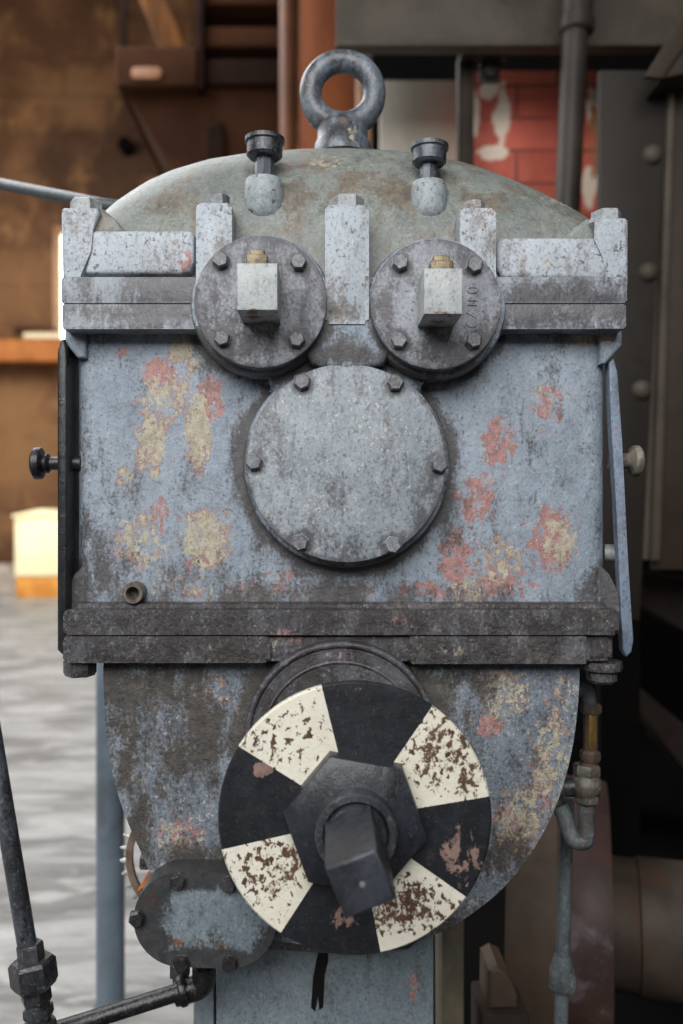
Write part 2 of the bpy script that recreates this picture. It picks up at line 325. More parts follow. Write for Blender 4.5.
M['steel_brown'] = plain('brown_steel', (38, 30, 23), (50, 39, 29), 6, .6)
M['sheet'] = plain('grey_sheet', (176, 170, 156), (196, 190, 176), 5, .7, c3=(150, 142, 130), stretch=(1, 1, .4))
M['pipe_dark'] = plain('dark_brown_pipe', (46, 41, 37), (58, 52, 47), 8, .5)
M['soot'] = plain('soot', (8, 7, 7), (12, 10, 9), 3, .9, spec=.1)  # near-black colour standing in for the unlit depth of the bay
M['soot2'] = plain('sooty_timber', (36, 29, 26), (48, 39, 34), 5, .8, spec=.2)  # even dark brown base colour
M['hopper'] = plain('rusty_hopper_steel', (46, 27, 16), (60, 36, 22), 2.2, .85, c3=(34, 20, 14), spec=.08)
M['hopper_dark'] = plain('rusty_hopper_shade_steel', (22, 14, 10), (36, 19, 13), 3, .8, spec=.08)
M['timber'] = plain('old_timber', (108, 68, 34), (72, 45, 24), 6, .8, spec=.1, stretch=(1, 1, .2))
M['rustcol'] = plain('orange_rust_column', (146, 80, 42), (120, 64, 36), 3, .6, stretch=(1, 1, .4))
M['rustpipe'] = plain('brown_rust_pipe', (112, 70, 46), (90, 56, 38), 4, .5)
M['tub'] = plain('cream_tub', (244, 232, 190), (250, 240, 205), 4, .6)
M['tubbase'] = plain('orange_tub_base', (214, 150, 70), (190, 126, 56), 4, .6)
M['rod'] = plain('grey_rod', (62, 68, 71), (76, 82, 86), 14, .4)
def m_wall():
    n = NT('stained_masonry'); p = n.t.nodes.new('ShaderNodeTexBrick')
    v = n.t.nodes.new('ShaderNodeCombineXYZ'); sp = n.t.nodes.new('ShaderNodeSeparateXYZ'); n.put(sp.inputs[0], n.pos)
    n.put(v.inputs[0], sp.outputs[0]); n.put(v.inputs[1], sp.outputs[2]); n.put(p.inputs['Vector'], v.outputs[0])
    p.inputs['Scale'].default_value = 1; p.inputs['Brick Width'].default_value = 1.15; p.inputs['Row Height'].default_value = .5
    p.inputs['Mortar Size'].default_value = .035; p.inputs['Mortar Smooth'].default_value = 1
    p.inputs['Color1'].default_value = col((140, 100, 66)); p.inputs['Color2'].default_value = col((132, 93, 60)); p.inputs['Mortar'].default_value = col((110, 82, 55))
    c = p.outputs[0]
    f = n.noise(.75, 8, .68, .6)
    c = n.mix(n.math('MULTIPLY', n.step(f, .36, .58), .88), c, (86, 53, 31))
    c = n.mix(n.math('MULTIPLY', n.step(n.noise(.5, 4, .6, .3, (1, 1, 1), (7, 1, 4)), .48, .62), .8), c, (58, 34, 20))
    c = n.mix(n.math('MULTIPLY', n.step(n.noise(2.4, 6, .65, .2, (1, 1, .6), (3, 3, 3)), .54, .66), .55), c, (166, 121, 78))
    pl = n.math('ADD', f, n.blobs([(20, 285, 60, 55, .16), (22, 440, 60, 100, .2), (60, 130, 60, 40, .08)], WY))  # paler tan patches; the upper one paints in the lit part of the wall
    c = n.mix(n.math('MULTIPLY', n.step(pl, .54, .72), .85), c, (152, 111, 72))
    n.set(Base_Color=c, Roughness=.85); n.bump(f, .3, .05); return n.m
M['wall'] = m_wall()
def m_brick():
    n = NT('red_painted_brick'); p = n.t.nodes.new('ShaderNodeTexBrick')
    v = n.t.nodes.new('ShaderNodeCombineXYZ'); sp = n.t.nodes.new('ShaderNodeSeparateXYZ'); n.put(sp.inputs[0], n.pos)
    n.put(v.inputs[0], n.math('ADD', sp.outputs[0], .04)); n.put(v.inputs[1], n.math('ADD', sp.outputs[2], -.005)); n.put(p.inputs['Vector'], v.outputs[0])
    p.inputs['Scale'].default_value = 1; p.inputs['Brick Width'].default_value = .25; p.inputs['Row Height'].default_value = .1
    p.inputs['Mortar Size'].default_value = .006; p.inputs['Mortar Smooth'].default_value = .4
    p.inputs['Color1'].default_value = col((190, 92, 72)); p.inputs['Color2'].default_value = col((178, 84, 66)); p.inputs['Mortar'].default_value = col((112, 58, 48))
    c = n.mix(n.step(n.noise(7, 6, .6), .45, .65), p.outputs[0], (164, 74, 58))
    f = n.noise(12, 8, .65, .3)
    bl = n.blobs([(489, 90, 14, 15, .36), (502, 116, 12, 38, .38), (490, 153, 24, 12, .36), (474, 118, 8, 42, .3), (592, 105, 8, 34, .3), (590, 185, 10, 30, .36)], 1.75)
    c = n.mix(n.step(n.math('ADD', f, bl), .66, .74), c, (214, 196, 178))
    c = n.mix(n.step(n.math('ADD', f, n.blobs([(594, 140, 9, 60, .3)], 1.75)), .7, .78), c, (150, 100, 66))
    c = n.mix(n.step(n.math('ADD', sp.outputs[2], n.math('MULTIPLY', f, .25)), 1.55, 1.3), c, (16, 13, 12))  # darkness of the bay painted onto the lower brickwork
    n.set(Base_Color=c, Roughness=.6); n.bump(n.math('ADD', f, p.outputs[1]), .4, .01); return n.m
M['brick'] = m_brick()
def m_floor():
    n = NT('worn_concrete')
    f = n.noise(3.2, 8, .62, .8, (.55, 1.6, 1)); g = n.noise(9, 7, .6, .5, (.5, 1.4, 1), (3, 1, 0))
    c = n.mix(n.step(f, .4, .62), (122, 122, 121), (176, 176, 175))
    c = n.mix(n.math('MULTIPLY', n.step(g, .52, .66), .6), c, (206, 204, 200))
    c = n.mix(n.math('MULTIPLY', n.step(n.noise(1.1, 5, .6, .6, (.6, 1.4, 1), (8, 3, 0)), .54, .7), .5), c, (120, 112, 106))
    n.set(Base_Color=c, Roughness=n.math('ADD', .25, n.math('MULTIPLY', g, .4))); n.bump(n.math('ADD', f, g), .5, .03); return n.m
M['floor'] = m_floor()
def emit(name, c, s):
    n = NT(name); n.set(Base_Color=(0, 0, 0, 1), Emission_Color=col(c), Emission_Strength=s); return n.m
M['sky'] = emit('bright_sky', (255, 244, 224), 6.0)

# ================================================================== SETTING

bm = NB(); box(bm, -9, 4.0, -3.0, WY+.4, -.12, 0); struct('floor', bm, M['floor'])
# masonry wall with a low window opening that runs behind the machine
def wallbox(bm, a, b, c, d): box(bm, X(a, WY), X(b, WY), WY, WY+.35, Z(d, WY), Z(c, WY))
bm = NB(); zf = VY+F*H/(WY+D0)
wallbox(bm, -420, 53, -180, 327); wallbox(bm, 53, 330, -180, 226); wallbox(bm, 130, 330, 226, zf)
wallbox(bm, -420, 14, 327, zf); wallbox(bm, 14, 130, 338, zf)
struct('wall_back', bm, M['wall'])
for nm, q, st in (('window_1', (53, 130, 226, 338), 6.0), ('window_2', (14, 53, 327, 338), 1.15)):
    bm = NB(); wallbox(bm, *q)
    for v in bm.verts: v.co.y += .36
    struct(nm, bm, emit(nm+'_daylight', (255, 244, 224) if st > 2 else (255, 232, 190), st))
# dark bay on the right: rear wall, plus unseen side wall and roof added for darkness
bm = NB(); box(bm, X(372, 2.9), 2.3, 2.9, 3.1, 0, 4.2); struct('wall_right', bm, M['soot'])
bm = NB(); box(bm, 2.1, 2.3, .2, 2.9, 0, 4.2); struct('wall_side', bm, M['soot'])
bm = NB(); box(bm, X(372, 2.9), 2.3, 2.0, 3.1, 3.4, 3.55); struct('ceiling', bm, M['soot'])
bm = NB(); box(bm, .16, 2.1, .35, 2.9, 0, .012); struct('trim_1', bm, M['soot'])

bm = NB(); box(bm, -1.1, 2.1, -3.0, .35, 0, .012); struct('trim_2', bm, plain('oily_foundation', (34, 31, 29), (46, 42, 39), 3, .6))  # unseen dark slab added to cut floor bounce on the machine's undersides
# ---- things along the left
t = empty('timber_rail', (X(30, 9.9), 9.9, 0), 'orange-brown timber rail on posts in front of the masonry wall', 'rail')
bm = NB(); box(bm, X(-260, 9.9), X(150, 9.9), 9.9, 10.1, Z(361, 9.9), Z(339, 9.9), .02); obj('rail_board', bm, plain('orange_timber', (196, 122, 62), (172, 104, 52), 5, .7), t)
for px in (-230, 120):
    bm = NB(); box(bm, X(px, 10.1), X(px+18, 10.1), 10.1, 10.25, 0, Z(340, 10.1), .02); obj('post', bm, M['timber'], t)
TY = 9.0
t = empty('cream_tub', (X(37, TY), TY, 0), 'bright sunlit cream tub on an orange base, on the floor by the wall', 'tub')
bm = NB()
pr = [(14, 577), (14, 518), (40, 513), (72, 516), (72, 577)]
prism(bm, pr, TY, TY+.45, .03, 3); obj('tub_body', bm, M['tub'], t)
bm = NB(); zb = Z(577, TY); box(bm, X(15, TY), X(71, TY), TY+.02, TY+.44, 0, zb, .02); obj('base', bm, M['tubbase'], t)
bm = NB(); prism(bm, [(12, 519), (12, 515), (40, 509), (74, 513), (74, 518), (40, 514)], TY-.02, TY+.47, .01, 2); obj('lid', bm, M['tub'], t)
bm = NB(); Y = 9.6
prism(bm, [(-120, 600), (-120, 563), (6, 566), (16, 574), (16, 600)], Y, Y+.5, .03)
o = obj('stone_block', bm, plain('pale_stone', (196, 184, 172), (170, 158, 148), 4, .8)); tag(o, 'low pale stone block left of the cream tub', 'block')
# blue post
Y = .85; bm = NB(); lathe(bm, [(0, 0), (.028, 0), (.028, 1.32), (.024, 1.335), (0, 1.335)], (X(110.5, Y), Y, .012), seg=28)
o = None
t = empty('pipe_post', (X(110.5, Y), Y, 0), 'upright blue-grey pipe post standing on the floor behind the machine', 'post')
obj('pipe', bm, M['bluepost'], t)
bm = NB(); lathe(bm, [(0, 0), (.034, 0), (.034, .012), (0, .012)], (X(110.5, Y), Y, 0), seg=28); obj('base_flange', bm, M['bluepost'], t)
# light rod at upper left: a handrail that runs behind the cover
Y = .3; bm = NB()
a = P(-90, 168, .62); b = P(0, 184, .47); c = P(104, 205, Y); e = P(250, 225, .42)
tube(bm, bend([a, b, c, P(330, 225, .5), Vector((X(330, .5), .5, 0))], .03), .0085, 16)
# its far end comes down to the floor as well
tube(bm, bend([a, a+Vector((-.05, .02, 0)), Vector((a.x-.05, a.y+.02, 0))], .04), .0085, 16)
o = None
o = obj('handrail', bm, M['rod']); tag(o, 'thin pale grey handrail rod reaching in from the left above the machine', 'rail')

# ---- rusty hopper, upper left
Y = 4.0
t = empty('steel_hopper', P(200, 165, Y), 'dark rusty steel hopper with slatted platform hanging at upper left', 'hopper')
bm = NB(); prism(bm, [(119, 84), (290, 84), (290, 230), (215, 230), (172, 166)], Y, Y+1.1, .02); obj('hopper_body', bm, M['hopper'], t)
bm = NB(); prism(bm, [(115, 46), (197, 46), (197, 86), (117, 86)], Y-.12, Y+1.2, .02); obj('platform_channel', bm, M['hopper'], t)
bm = NB(); prism(bm, rrect(131, 67, 161, 78, 4), Y-.14, Y-.11, .005); obj('worn_plate', bm, plain('worn_pale_plate', (160, 112, 78), (130, 90, 62), 8, .4), t)  # pale plate added as a painted highlight on the channel
for (y0, y1, m) in ((-14, 4, 'hopper'), (26, 46, 'hopper'), (58, 84, 'hopper_dark')):
    bm = NB(); prism(bm, [(196, y0), (288, y0), (288, y1), (196, y1)], Y-.05, Y+.25, .015); obj('slat', bm, M[m], t)
bm = NB(); prism(bm, [(196, -60), (204, -60), (204, 88), (196, 88)], Y-.1, Y+.1, .01); obj('post', bm, M['hopper_dark'], t)
bm = NB(); prism(bm, [(196, -60), (288, -60), (288, 86), (196, 86)], Y+.3, Y+.4, .01); obj('back_plate', bm, M['hopper_dark'], t)
bm = NB(); prism(bm, [(120, -80), (125, -80), (125, 50), (120, 50)], Y, Y+.05); obj('hanger_rod', bm, M['hopper_dark'], t)
bm = NB(); prism(bm, [(132, -20), (156, -20), (188, 48), (160, 48)], Y+.3, Y+.5, .02); obj('brace', bm, M['timber'], t)
bm = NB(); prism(bm, [(207, 128), (222, 120), (226, 165), (207, 165)], Y-.04, Y+.05, .01); obj('gusset', bm, M['hopper_dark'], t)
bm = NB(); lathe(bm, [(0, 0), (L(7, WY), 0), (L(7, WY), .3), (0, .3)], P(128, 150, WY)+Vector((0, -.2, 0)), (0, 1, 0), 18)
o = obj('wall_anchor', bm, M['soot']); tag(o, 'round black anchor plate on the brown wall left of the hopper', 'anchor')
# rust columns
Y = 3.6
t = empty('rust_column', (X(327, Y), Y, 0), 'orange rusty steel column seen through the lifting ring', 'column')
bm = NB(); a, b = X(300, Y), X(356, Y)
box(bm, a, b, Y, Y+.03, 0, 4.4, .004); box(bm, (a+b)/2-.015, (a+b)/2+.015, Y+.03, Y+.25, 0, 4.4); box(bm, a, b, Y+.25, Y+.28, 0, 4.4, .004)
obj('flanges', bm, M['rustcol'], t)
Y = 3.4; bm = NB(); lathe(bm, [(0, 0), (L(8.5, Y), 0), (L(8.5, Y), 4.4), (0, 4.4)], (X(288, Y), Y, 0), seg=20)
o = obj('rust_pipe', bm, M['rustpipe']); tag(o, 'brown rusty upright pipe left of the orange column', 'pipe')
Y = 2.2; bm = NB(); box(bm, X(357, Y), X(372, Y), Y, Y+.1, 0, 2.6, .01)
o = obj('cream_batten', bm, plain('dirty_cream_batten', (176, 140, 108), (140, 106, 82), 5, .7)); tag(o, 'narrow dirty cream batten beside the orange column', 'batten')

# ---- steelwork, upper right
Y = 1.45
t = empty('steel_beam', P(500, 50, Y), 'grey-brown steel plate beam across the top right', 'beam')
bm = NB(); box(bm, X(336, Y), 1.4, Y, Y+.02, Z(46, Y), Z(-90, Y), .003); obj('web', bm, M['steel_beam'], t)
bm = NB(); box(bm, X(336, Y), 1.4, Y-.03, Y+.02, Z(51, Y), Z(46, Y), .002); obj('bottom_flange', bm, M['steel_beam'], t)
Y = 1.9; bm = NB(); box(bm, X(380, Y), X(457, Y), Y, Y+.03, 0, Z(80, Y), .004)
o = obj('grey_sheet', bm, M['sheet']); tag(o, 'weathered grey sheet panel standing right of the lifting ring', 'panel')
Y = 1.55
t = empty('angle_post', (X(466, Y), Y, 0), 'brown angle-iron post with a top bracket beside the red bricks', 'post')
bm = NB(); a, b = X(459, Y), X(474, Y); box(bm, a, b, Y, Y+.006, 0, Z(54, Y), .001); box(bm, a, a+.006, Y, Y+.05, 0, Z(54, Y), .001); obj('angle', bm, M['steel_brown'], t)
bm = NB(); box(bm, a, X(506, Y), Y-.03, Y-.002, Z(62, Y), Z(55, Y), .003); obj('bracket', bm, M['steel_brown'], t)
bm = NB(); lathe(bm, [(0, 0), (L(8, Y), 0), (L(8, Y), .02), (0, .025)], P(490, 72, Y)+Vector((0, .0, 0)), (0, -1, 0), 6); box(bm, X(480, Y), X(500, Y), Y, Y+.01, Z(82, Y), Z(62, Y)); obj('bolt', bm, M['steel_dark'], t)
Y = 1.75; bm = NB(); box(bm, X(468, Y), X(599, Y), Y, Y+.35, 0, Z(70, Y), .006)
o = obj('brick_pier', bm, M['brick']); tag(o, 'red painted brick pier with peeling white patches', 'brick pier')
Y = 1.3
t = empty('conduit_pipe', (X(572, Y), Y, 0), 'dark upright pipe with a coupling in front of the red bricks', 'pipe')
bm = NB(); p0 = P(579, -60, Y); p1 = P(567, 220, Y); dv = (p1-p0).normalized(); k = (p0.z-.0)/-dv.z
tube(bm, [p0, p0+dv*k], L(12.5, Y), 24); obj('pipe', bm, M['pipe_dark'], t)
bm = NB(); q = P(577.5, 0, Y); lathe(bm, [(0, -.13), (L(15.5, Y), -.13), (L(15.5, Y), -.005), (L(17.5, Y), 0), (L(17.5, Y), .03), (L(15, Y), .036), (0, .036)], q+dv*.05, dv, 24); obj('coupling', bm, M['pipe_dark'], t)
# riveted column on the right
Y = .95
t = empty('riveted_column', (X(640, Y), Y, 0), 'sooty dark riveted steel column at the right edge', 'column')
def toZ0(p0, p1, Y):   # picture line continued down to the floor
    a, b = P(*p0, Y), P(*p1, Y); k = a.z/(a.z-b.z); return a+(b-a)*k
bm = NB()
pts = [(600, 70), (668, 70), (640, 620), (600, 620)]
w = [(X(a, Y), Z(b, Y)) for a, b in pts]; prism(bm, w, Y, Y+.02, .002, 2, off=False)
obj('plate', bm, M['steel_dark'], t)
bm = NB(); box(bm, w[3][0], w[2][0], Y, Y+.02, 0, w[2][1]); obj('foot', bm, M['soot'], t)  # coloured near-black so the column fades into the dark bay
bm = NB(); Yb = Y-.012
pts = [(668, 60), (674, 60), (658, 560), (650, 560)]
prism(bm, [(X(a, Y), Z(b, Y)) for a, b in pts], Yb, Y+.06, .002, 2, off=False); obj('angle_leg', bm, M['steel_beam'], t)
bm = NB(); pts = [(674, 40), (760, 40), (760, 570), (659, 570)]
prism(bm, [(X(a, Y), Z(b, Y)) for a, b in pts], Y+.01, Y+.05, .002, 2, off=False); obj('web', bm, M['steel_brown'], t)
rv = None
for a, b in ((652, 155), (648, 272), (641.5, 390)):
    if rv is None:
        r = L(10, Y); bm = NB(); lathe(bm, [(r, 0), (r*.93, r*.35), (r*.7, r*.65), (r*.38, r*.8), (0, r*.86)], ax=(0, -1, 0), seg=20)
        rv = obj('rivet', bm, M['steel_beam'], t, loc=P(a, b, Y))
    else: dup(rv, t, P(a, b, Y))
Y = .85
bm = NB(); prism(bm, [(683+30, -34), (683+30, 6), (662, 78), (645, 76)], Y, Y+.012, .002); prism(bm, [(683+30, 6), (683+30, 30), (700, 70), (662, 78)], Y+.012, Y+.1, .002)
o = obj('brace_angle', bm, M['steel_brown']); tag(o, 'slanting brown angle brace in the top right corner', 'brace')
# dim timbers and rails low on the right
Y = 1.15
bm = NB(); prism(bm, [(626, 574), (645, 572), (740, 588), (740, 650), (690, 634), (628, 598)], Y, Y+.1, .004); box(bm, X(735, Y), X(760, Y), Y+.01, Y+.09, 0, Z(600, Y)); o = obj('dim_plank', bm, M['soot2']); tag(o, 'dim brown plank beam running right behind the blue lever', 'beam')
bm = NB(); prism(bm, [(630, 690), (640, 688), (740, 770), (740, 800), (700, 790), (640, 712)], Y+.2, Y+.3, .004); box(bm, X(735, Y+.2), X(760, Y+.2), Y+.21, Y+.29, 0, Z(780, Y+.2)); o = obj('dim_brace', bm, M['soot2']); tag(o, 'faint slanting beam in the dark below the brown plank', 'beam')
bm = NB(); prism(bm, [(650, 738), (740, 738), (740, 790), (690, 760)], Y+.6, Y+.7, .004); box(bm, X(735, Y+.6), X(760, Y+.6), Y+.61, Y+.69, 0, Z(760, Y+.6)); o = obj('sloping_shelf', bm, M['steel_dark']); tag(o, 'dim grey panel edge in the dark at the right edge', 'panel')

# ---- pulley and its hub, low right
c = Vector((X(560, .62), .62, Z(915, .62))); yaw = math.radians(-16)
ax = Vector((math.cos(yaw), math.sin(yaw), 0))
t = empty('drive_pulley', (c.x, c.y, 0), 'wide brown rusty pulley wheel low right behind the thin pipe', 'pulley')
bm = NB(); R = .235; hw = L(45, .62)
lathe(bm, [(R*.9, -hw), (R*.985, -hw), (R, -hw*.5), (R, -.002), (R*.99, 0), (R*.9, .001)], c, ax, 72); obj('rim', bm, M['pulley'], t)
bm = NB(); lathe(bm, [(R*.9, 0.002), (R*.985, .002), (R*.99, .004), (R*.99, hw*.7), (R*.965, hw), (R*.86, hw), (R*.84, hw*.8), (R*.3, hw*.7), (0, hw*.7)], c, ax, 72); obj('web_disc', bm, M['pulley_red'], t)
bm = NB(); rh = L(62, .6); lathe(bm, [(0, hw*.7), (rh, hw*.7), (rh, hw*1.55), (rh*1.02, hw*1.6), (0, hw*1.6)], c, ax, 48); obj('hub', bm, M['hub'], t)
bm = NB(); lathe(bm, [(0, hw*1.62), (rh*1.03, hw*1.62), (rh*1.03, hw*3.6), (0, hw*3.6)], c, ax, 48); obj('shaft_drum', bm, M['hub'], t)
bm = NB(); q = c+ax*hw*3.2; box(bm, q.x-.03, q.x+.03, q.y-.06, q.y+.06, .0, q.z-rh*.9, .004); obj('stand', bm, M['soot2'], t)
Y = .22
t = empty('bearing_block', (X(505, Y), Y, 0), 'brown iron bearing block low between pedestal and pulley', 'bearing')
bm = NB(); prism(bm, [(488, 1010), (489, 972), (498, 967), (508, 972), (517, 996), (520, 1010)], Y, Y+.06, .006); obj('cap', bm, M['pulley'], t)
bm = NB(); box(bm, X(480, Y), X(528, Y), Y-.01, Y+.07, 0, Z(1010, Y), .004); obj('stand', bm, M['soot2'], t)

# ================================================================== PEDESTAL
Y = .06
t = empty('pedestal', (X(320, Y), Y+.1, 0), 'blue-grey steel pedestal column under the machine with a black oil leak', 'pedestal')
bm = NB(); box(bm, X(216, Y), X(434, Y), Y, Y+.016, 0, Z(930.3, Y), .003); box(bm, X(300, Y), X(340, Y), Y+.016, Y+.09, 0, Z(930.3, Y)); box(bm, X(216, Y), X(434, Y), Y+.09, Y+.106, 0, Z(930.3, Y), .003)
obj('column', bm, M['pedestal'], t)
Y2 = .085; bm = NB(); box(bm, X(193, Y2), X(214.5, Y2), Y2, Y2+.08, 0, Z(927, Y2), .004); obj('side_channel', bm, M['pedestal'], t)
bm = NB()
prism(bm, [(317, 958), (321, 942), (328, 940), (328, 962), (324, 975), (323, 1008), (319, 1010), (318, 990), (315, 1012), (311, 1008), (313, 978)], Y-.0015, Y+.001, .0006, 1); obj('oil_stain', bm, M['oil'], t)
Y = .2; bm = NB(); box(bm, X(441, Y), X(465, Y), Y, Y+.06, 0, Z(890, Y), .006)
o = obj('beige_post', bm, M['beige']); tag(o, 'short beige stained post right beside the blue-grey pedestal', 'post')

# ================================================================== THE MACHINE
G = empty('gearbox', (0, .2, Z(940, .06)), 'weathered blue-grey cast iron gearbox with round covers like a face and a striped disc', 'gearbox')

# ---- lower housing
def crom(pts, n=5):
    out = []
    for i in range(len(pts)-1):
        p0, p1, p2, p3 = pts[max(i-1, 0)], pts[i], pts[i+1], pts[min(i+2, len(pts)-1)]
        for k in range(n):
            t = k/n; out.append(tuple(.5*(2*p1[j]+(p2[j]-p0[j])*t+(2*p0[j]-5*p1[j]+4*p2[j]-p3[j])*t*t+(3*p1[j]-p0[j]-3*p2[j]+p3[j])*t**3) for j in (0, 1)))
    return out+[pts[-1]]
bm = NB()
out = [(103, 660), (104, 700), (107, 740), (114, 780), (125, 815), (140, 850), (157, 882), (195, 908), (235, 928), (285, 942), (345, 948), (400, 945), (437, 934), (473, 913),
       (507, 884), (535, 847), (557, 803), (571, 755), (578, 705), (580, 660)]
prism(bm, crom(out, 4), -.002, .17, .022, 6)
obj('lower_housing', bm, M['lower'], G)
bm = NB(); prism(bm, [(236, 938), (424, 938), (408, 951), (352, 953), (322, 953), (250, 950)], .012, .15, .004); obj('housing_foot', bm, M['arch'], G)
bm = NB()
arch = [(247, 900)]+[(341+97*math.cos(a), 738-97*math.sin(a)) for a in [math.radians(180-180*k/28) for k in range(29)]]+[(438, 900)]
prism(bm, arch, -.034, .03, .003, 3)
arch2 = [(254, 900)]+[(341+88*math.cos(a), 739-88*math.sin(a)) for a in [math.radians(180-180*k/28) for k in range(29)]]+[(430, 900)]
prism(bm, arch2, -.039, 0, .003, 3)
def arc(R, Yr, cy=738): return [P(341-R, 890, Yr)]+[P(341-R*math.cos(PI*k/28), cy-R*math.sin(PI*k/28), Yr) for k in range(29)]+[P(341+R, 890, Yr)]
tube(bm, arc(93.5, -.034), .0034, 10); tube(bm, arc(78, -.039, 740), .002, 8)
obj('hub_arch', bm, M['arch'], G)
# ---- middle casing
bm = NB()
x0, x1 = X(73.5), X(609); n = 8; rc = .022
ring = []
for cx, cy, a0 in ((x1-rc, rc, -90), (x1-rc, .40-rc, 0), (x0+rc, .40-rc, 90), (x0+rc, rc, 180)):
    for k in range(n+1):
        a = math.radians(a0+90*k/n); ring.append((cx+rc*math.cos(a), cy+rc*math.sin(a)))
lo = [bm.verts.new((x, y, Z(612))) for x, y in ring]; hi = [bm.verts.new((x, y, Z(322))) for x, y in ring]
bm.faces.new(lo); bm.faces.new(hi)
for i in range(len(ring)):
    j = (i+1) % len(ring); bm.faces.new((lo[i], lo[j], hi[j], hi[i]))
# gussets at the upper corners, flared feet at the lower corners
prism(bm, [(600, 326), (623, 326), (623, 345), (606, 364), (600, 364)], -.006, .06, .004)
prism(bm, [(86, 326), (64, 326), (64, 342), (77, 358), (86, 358)], -.006, .06, .004)
for s, (a, b) in ((1, (607, 619)), (-1, (77, 65))):
    prism(bm, crom([(a-s*14, 562), (a-s*1, 570), (a+s*6, 582), (b-s*1, 594), (b, 604), (b, 614)], 3)+[(a-s*30, 614), (a-s*24, 596), (a-s*17, 580)], .004, .09, .004, 4)
# raised pad that ties the round bosses together
def disc_pts(cx, cy, r, n=40): return [(cx+r*math.cos(2*PI*k/n), cy+r*math.sin(2*PI*k/n)) for k in range(n)]
def padlathe(cx, cy, r, yf, yb, bev): 
    rr = L(r, yf); lathe(bm, [(0, yb-yf), (rr, yb-yf), (rr, bev), (rr-bev*.3, bev*.3), (rr-bev, 0), (0, 0)][::-1], P(cx, cy, yf), (0, 1, 0), 72)
padlathe(260.5, 304, 71, -.034, .02, .006); padlathe(436, 307, 71, -.034, .02, .006); padlathe(346.5, 464, 104, -.020, .02, .005)
prism(bm, [(300, 316), (396, 316), (392, 352), (384, 364), (346, 370), (312, 364), (304, 352)], -.0345, .0, .005, 3)
web = [(262, 366), (274, 372), (274, 384), (268, 392), (345, 420), (425, 392), (419, 384), (420, 376), (436, 370), (400, 300), (300, 300)]
prism(bm, web, -.018, .02, .006, 3)
obj('casing', bm, M['casing'], G)
# ---- the two layers of each flange
bm = NB(); prism(bm, rrect(62.5, 303.2, 625.5, 329, 2), -.0285, .41, .0022, 3)
prism(bm, rrect(594, 304, 626, 328.6, 2), -.0295, .3, .0015, 2)
obj('casing_flange', bm, M['band'], G)
bm = NB(); prism(bm, [(76, 603), (606, 603), (612, 616), (70, 616)], -.014, .05, .004, 3); prism(bm, rrect(63, 610, 619, 635, 4), -.028, .41, .006, 4); obj('upper_flange', bm, M['flange'], G)
bm = NB()
prism(bm, rrect(63, 636, 270, 663, 4), -.026, .2, .006, 4); prism(bm, rrect(408, 636, 590, 664, 4), -.026, .2, .006, 4); prism(bm, rrect(70, 637, 612, 661, 4), -.022, .2, .004, 3)
obj('lower_flange', bm, M['flange'], G)
# flange bolts under the corners
bm = NB(); o0 = P(602, 636, -.008); lathe(bm, [(0, .0), (L(10), .0), (L(10), .024), (L(19), .0245), (L(20), .029), (L(19), .033), (L(13.5), .0335), (L(14.5), .036), (L(14.5), .043), (L(12), .046), (0, .046)], o0, (0, 0, -1), 24)
obj('flange_bolt', bm, M['flange'], G)
bm = NB(); o0 = P(80, 660, -.006); lathe(bm, [(0, 0), (L(16), 0), (L(16), .012), (L(14), .0155), (0, .0155)], o0, (0, 0, -1), 6, .3); obj('flange_bolt', bm, M['flange'], G)
# ---- upper cover
sil = [(97, 214), (108, 202), (125, 190), (145, 178), (165, 169.5), (205, 158.5), (245, 152.5), (300, 148.5), (345, 147.5), (400, 150), (430, 154), (470, 162), (500, 171), (530, 183), (560, 197), (585, 211), (592, 218)]
bm = NB()
z0 = Z(278, -.01); yc, dd = .19, .197; NTT = 26; cols = []
for i in range(61):
    px = 96+(593-96)*i/60; py = interp(sil, px); s = (VY-py)/F
    best = None
    for k in range(1, 60):
        tt = PI*k/120; y = yc-dd*abs(math.cos(tt)); sz = math.sin(tt)**.95
        h = (s*(D0+y)-(z0-H))/sz
        if best is None or h < best[0]: best = (h, y)
    h, ys = best; xw = (px-VX)*(D0+ys*.5)/F
    row = []
    for k in range(NTT+1):
        tt = PI*k/NTT; cs = math.cos(tt); y = yc-dd*cs; row.append(bm.verts.new((xw, y, z0+h*max(0, math.sin(tt))**.95)))
    cols.append(row)
for A, B in zip(cols, cols[1:]):
    for k in range(NTT): bm.faces.new((A[k], B[k], B[k+1], A[k+1]))
bm.faces.new(cols[0]); bm.faces.new(cols[-1][::-1])
obj('cover_dome', bm, M['dome'], G)
bm = NB(); prism(bm, rrect(61.5, 277, 627, 302.9, 2), -.030, .41, .0025, 4); obj('cover_flange', bm, M['band'], G)
def part(pts, yf, yb, m='lug', name='cover_lug', bev=.004, seg=3):
    bm = NB(); prism(bm, pts, yf, yb, bev, seg); return obj(name, bm, M[m], G)
part([(62, 280), (60.5, 210), (63, 207), (98, 207), (100, 213), (93, 229), (87, 250), (84, 280)], -.024, .05)
part([(629, 284), (629, 220), (626, 217), (592, 217), (590, 222), (598, 238), (603, 258), (606, 284)], -.024, .05)
part(rrect(196, 203, 232, 330, 4), -.036, .06); part(rrect(325, 205, 369, 324, 4), -.036, .06); part(rrect(460, 208, 496, 330, 4), -.036, .06)
pnl = lambda s, a, b, t0, b0: [(a, b0), (a+s*2, t0+24), (a+s*9, t0+6), (a+s*18, t0), (b-s*4, t0), (b, t0+4), (b, b0-12), (b-s*4, b0-3), (b-s*12, b0)]
part(pnl(1, 70, 194, 230, 274), -.022, .08, name='cover_panel', bev=.005, seg=4)
part(pnl(-1, 620, 497, 237, 279), -.022, .08, name='cover_panel', bev=.005, seg=4)
